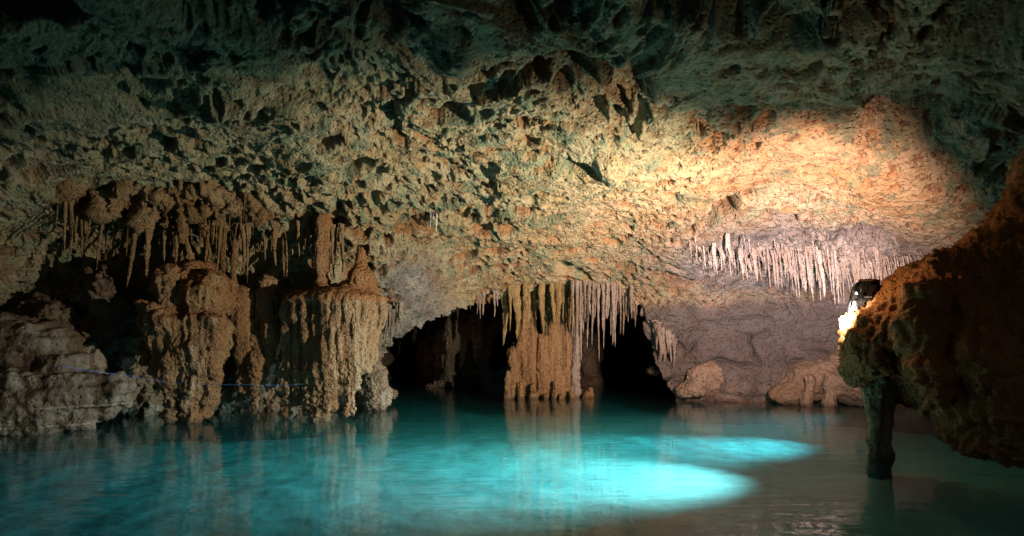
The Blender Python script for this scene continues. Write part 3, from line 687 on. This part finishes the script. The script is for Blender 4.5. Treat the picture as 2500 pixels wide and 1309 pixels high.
for i in range(34):
    u = 560 + i * 8.4 + rng.uniform(-3, 3); v0 = 578 + 6 * math.sin(u / 30) + rng.uniform(-4, 4)
    L = rng.choice([25, 35, 50, 60, 80, 100]) + rng.uniform(-6, 10)
    hang(u, v0, u + rng.uniform(-4, 4), v0 + L, rng.uniform(6, 12), M_stal, 'short brown stalactite in the packed fringe above the canopy', 'fringe above the canopy', D=10.1 + rng.uniform(-.05, .3), emb=.2)
for a, c, v0, v1, w_ in ((1050, 1050, 515, 560, 6), (1058, 1057, 517, 545, 4), (1067, 1066, 517, 566, 7)):
    hang(a, v0, c, v1, w_, M_white, 'small white stalactite in a trio alone on the ceiling', 'white trio on the ceiling', emb=.1)
hang(786, 545, 790, 712, 32, M_flow, 'thick knobbly brown stalactite growing down onto the rust cap of the canopy', 'canopy stem', D=10.0, emb=.3, flare=1.2, blunt=.8)
# arch
for a, v0, v1, w_ in ((1148, 738, 755, 5), (1166, 735, 768, 6), (1172, 735, 778, 5), (1180, 733, 771, 6), (1207, 728, 776, 8), (1214, 728, 750, 6)):
    hang(a, v0, a, v1, w_, M_grey, 'short grey stalactite hanging from the arch left of the columns', 'stalactites left of the columns', D=12.7, emb=.15)
for i in range(24):
    u = 1234 + i * 7.2 + rng.uniform(-2, 2)
    if 1306 < u < 1320: continue
    L = rng.choice([35, 50, 60, 80, 100]) + rng.uniform(-8, 8)
    hang(u, 735, u + rng.uniform(-3, 5), 735 + L, rng.uniform(9, 20), M_yellow, 'yellow brown stalactite draping the head of the column pair', 'yellow stalactites on the columns', D=12.9 + rng.uniform(-.12, .25), emb=.4, flare=1.4)
for i in range(40):
    u = 1395 + i * 4.1 + rng.uniform(-2, 2); s = (u - 1395) / 165
    L = rng.choice([30, 45, 65, 95, 120]) * (1.15 - 0.75 * s ** 2) + rng.uniform(-5, 10)
    if rng.random() < .2: L *= 1.2
    hang(u, 738, u + rng.uniform(-2, 2), 738 + L, rng.uniform(6, 10), M_grey, 'grey stalactite hanging from the arch right of the columns', 'grey stalactites right of the columns', D=12.7 + rng.uniform(-.1, .3), emb=.4)
for i in range(12):
    u = 1600 + (i % 6) * 9 + rng.uniform(-3, 3); v0 = 800 + (u - 1598) * .9 + rng.uniform(-12, 12)
    hang(u, v0, u + 3, min(v0 + rng.uniform(30, 70), 940), rng.uniform(7, 13), M_grey, 'pale stalactite clinging to the right foot of the arch', 'pale stalactites at the right foot', D=12.62 + rng.uniform(-.06, .06), emb=.15)
for i in range(14):
    u = 925 + (i % 7) * 9 + rng.uniform(-3, 3); v0 = 770 + rng.uniform(-15, 10)
    hang(u, v0, u - 2, v0 + rng.uniform(30, 80) * (1.2 - (u - 925) / 90), rng.uniform(7, 12), M_grey, 'grey stalactite in the dark cluster between the canopy and the arch', 'grey stalactites left of the arch', D=11.2 + rng.uniform(-.1, .1), emb=.15)
# white fringe
for i in range(270):
    s = i / 269; u = 1690 + 570 * s + rng.uniform(-4, 4)
    top = 588 + 55 * s + rng.choice([-26, -8, 0, 12, 30]) + rng.uniform(-12, 12)
    env = 620 + np.interp(u, [1690, 1750, 1820, 1870, 1960, 2080, 2160, 2260], [15, 42, 54, 62, 96, 108, 88, 34])
    tip = top + (env - top) * rng.choice([.3, .45, .6, .75, .9, 1.0, 1.15]) + rng.uniform(-6, 6)
    if tip < top + 18: tip = top + 18
    big = rng.random() < .13
    Dd = np.interp(u, [1690, 2000, 2260], [10.9, 10.6, 10.0])
    hang(u, top, u + rng.uniform(-2, 2), tip, rng.uniform(10, 16) if big else rng.uniform(3.5, 6.5), M_white,
         'stout white stalactite standing out in the bright fringe over the far right wall' if big else 'thin white stalactite in the bright fringe over the far right wall',
         'stout stalactites of the white fringe' if big else 'thin stalactites of the white fringe', D=min(hit(u, top), Dd + .6) + .05, emb=.05, back=.16, flare=1.5)

grow_stalactites()
# stalagmite stumps at the feet of the columns
for a, v1, w_, D in ((1239, 905, 14, 13.0), (1250, 893, 17, 13.1), (1272, 930, 14, 12.95), (1302, 938, 20, 13.0), (1334, 955, 10, 12.9), (1356, 930, 15, 13.0), (1371, 958, 12, 12.8), (1396, 952, 13, 12.95), (1432, 956, 15, 13.1), (1443, 946, 9, 13.15)):
    lean = rng.uniform(-3, 3)
    single('stalagmite', 'stubby brown stalagmite at the waterline before the columns', 'stalagmite', [cap(a + lean, v1 + 4, D, m(w_, D) * .30, a, 965, D, m(w_, D) * .5), cap(a, 965, D, m(w_, D) * .5, a - lean, 990, D, m(w_, D) * .7)], M_col, h=.014, k=.03, group='stalagmites by the columns', lump=.06, lscale=5, flute=.03, pop=.02, seed=int(a))

# boulders and flowstone at the foot of the far right wall
single('flowstone_mound', 'pale draped flowstone mound at the foot of the far right wall', 'flowstone',
       [ell(2010, 925, 12.1, .62, .4, .34), ell(1935, 960, 12.1, .42, .35, .22), ell(2090, 940, 11.7, .5, .4, .36), cap(2060, 880, 12.05, .2, 1900, 965, 12.0, .16), cap(2030, 920, 11.6, .1, 2028, 985, 11.6, .11), cap(1975, 930, 11.65, .1, 1970, 985, 11.65, .11)],
       M_pale, h=.02, k=.1, flute=.05, lump=.12, pop=.02, seed=60, lscale=1.8)
single('boulder', 'cracked rounded boulder at the waterline right of the arch', 'boulder', [ell(1735, 925, 12.6, .42, .25, .30), ell(1700, 955, 12.55, .3, .25, .16)], M_boulder, h=.02, lump=.16, lscale=1.8, pop=.04, seed=61)
# ------------------------------------------------------------------ rope
def tube(name, pts, r, mat, ns=6):
    pts = [np.array(p, float) for p in pts]; vs, fs = [], []
    for p in pts:
        for j in range(ns):
            a = 6.2832 * j / ns; vs.append((p[0], p[1] + r * math.cos(a), p[2] + r * math.sin(a)))
    for i in range(len(pts) - 1):
        for j in range(ns):
            k = (j + 1) % ns; fs.append((i * ns + j, i * ns + k, (i + 1) * ns + k, (i + 1) * ns + j))
    return mesh_obj(name, vs, fs, mat)
pts = []
for a, b in zip([(150, 893, 8.3), (300, 915, 8.9), (420, 934, 9.2), (590, 939, 9.35), (740, 938, 9.5)][:-1], [(300, 915, 8.9), (420, 934, 9.2), (590, 939, 9.35), (740, 938, 9.5)]):
    for s in np.linspace(0, 1, 8, endpoint=False):
        q = [a[i] + (b[i] - a[i]) * s for i in range(3)]; pts.append(P(q[0], q[1] + 2 * math.sin(s * 3.14), q[2]))
pts.append(P(740, 938, 9.5))
tag(tube('rope', pts, 0.0033, M_rope), 'thin blue rope strung along the left rocks just above the water', 'rope')

# ------------------------------------------------------------------ lamps
import bmesh
def bbox_mesh(name, size, loc, rot, mat, parent, bev=0.015):
    bm = bmesh.new(); bmesh.ops.create_cube(bm, size=1)
    for v in bm.verts: v.co.x *= size[0]; v.co.y *= size[1]; v.co.z *= size[2]
    bmesh.ops.bevel(bm, geom=bm.edges[:], offset=bev, segments=3, affect='EDGES')
    me = bpy.data.meshes.new(name); bm.to_mesh(me); bm.free(); me.materials.append(mat)
    me.polygons.foreach_set('use_smooth', np.ones(len(me.polygons), bool))
    o = bpy.data.objects.new(name, me); C.objects.link(o); o.parent = parent; o.location = loc; o.rotation_euler = rot
    return o
def flood(loc, rotz, tilt, label, s=1.0):
    t = tag(empty('flood_lamp', loc), label, 'lamp'); t.rotation_euler = (0, 0, rotz)
    hgt = 0.075 * s
    bbox_mesh('housing', (0.25 * s, 0.14 * s, 0.115 * s), (0, 0, hgt), (tilt, 0, 0), M_black, t, .03 * s)
    bbox_mesh('top_plate', (0.17 * s, 0.10 * s, 0.02 * s), (0, 0.0, hgt + .066 * s), (tilt, 0, 0), M_rusty, t, .006 * s)
    bbox_mesh('lens', (0.16 * s, 0.012 * s, 0.09 * s), (0, .0625 * s, hgt), (tilt, 0, 0), M_lens, t, .004 * s)
    for sx in (-1, 1): bbox_mesh('bracket_arm', (.012 * s, .05 * s, .12 * s), (sx * .13 * s, 0, .05 * s), (0, 0, 0), M_black, t, .003 * s)
    bbox_mesh('base_plate', (.27 * s, .09 * s, .014 * s), (0, 0, -.012 * s), (0, 0, 0), M_black, t, .003 * s)
    arc = [(-.10, .02, .12), (-.15, .02, .11), (-.19, .03, .07), (-.20, .04, .01), (-.19, .06, -.06), (-.17, .08, -.12)]
    cb = tube('cable', [tuple(c * s for c in q) for q in arc], .012 * s, M_black); cb.parent = t
    return t
def spot(loc, facing, label, r):
    from mathutils import Vector
    t = tag(empty('spot_lamp', loc), label, 'lamp')
    q = Vector(facing).to_track_quat('Z', 'Y'); t.rotation_mode = 'QUATERNION'; t.rotation_quaternion = q
    def lathe(name, prof, mt, n=20):
        vs = [(a * math.cos(6.2832 * j / n), a * math.sin(6.2832 * j / n), z) for a, z in prof for j in range(n)]
        fs = [(i * n + j, i * n + (j + 1) % n, (i + 1) * n + (j + 1) % n, (i + 1) * n + j) for i in range(len(prof) - 1) for j in range(n)]
        o = mesh_obj(name, vs, fs, mt); o.parent = t; return o
    lathe('housing', [(0.001, -1.5 * r), (.5 * r, -1.5 * r), (.6 * r, -1.3 * r), (.75 * r, -.7 * r), (1.08 * r, -.1 * r), (1.12 * r, .12 * r), (1.02 * r, .14 * r), (1.0 * r, 0)], M_black)
    lathe('lens', [(1.0 * r, 0.02 * r), (.7 * r, .12 * r), (.35 * r, .17 * r), (.001, .18 * r)], M_lens)
    lathe('cable', [(.12 * r, -1.5 * r), (.12 * r, -2.2 * r), (.001, -2.25 * r)], M_black, 8)
    return t
spot(P(2062, 790, 6.70), (-0.72, -0.45, 0.30), 'small blazing spot lamp on the left tip of the right rock', 0.05)
flood(P(2122, 728, 6.85), math.radians(35), 0.0, 'black flood lamp with a rusty top plate on the crest of the right rock', 1.25)
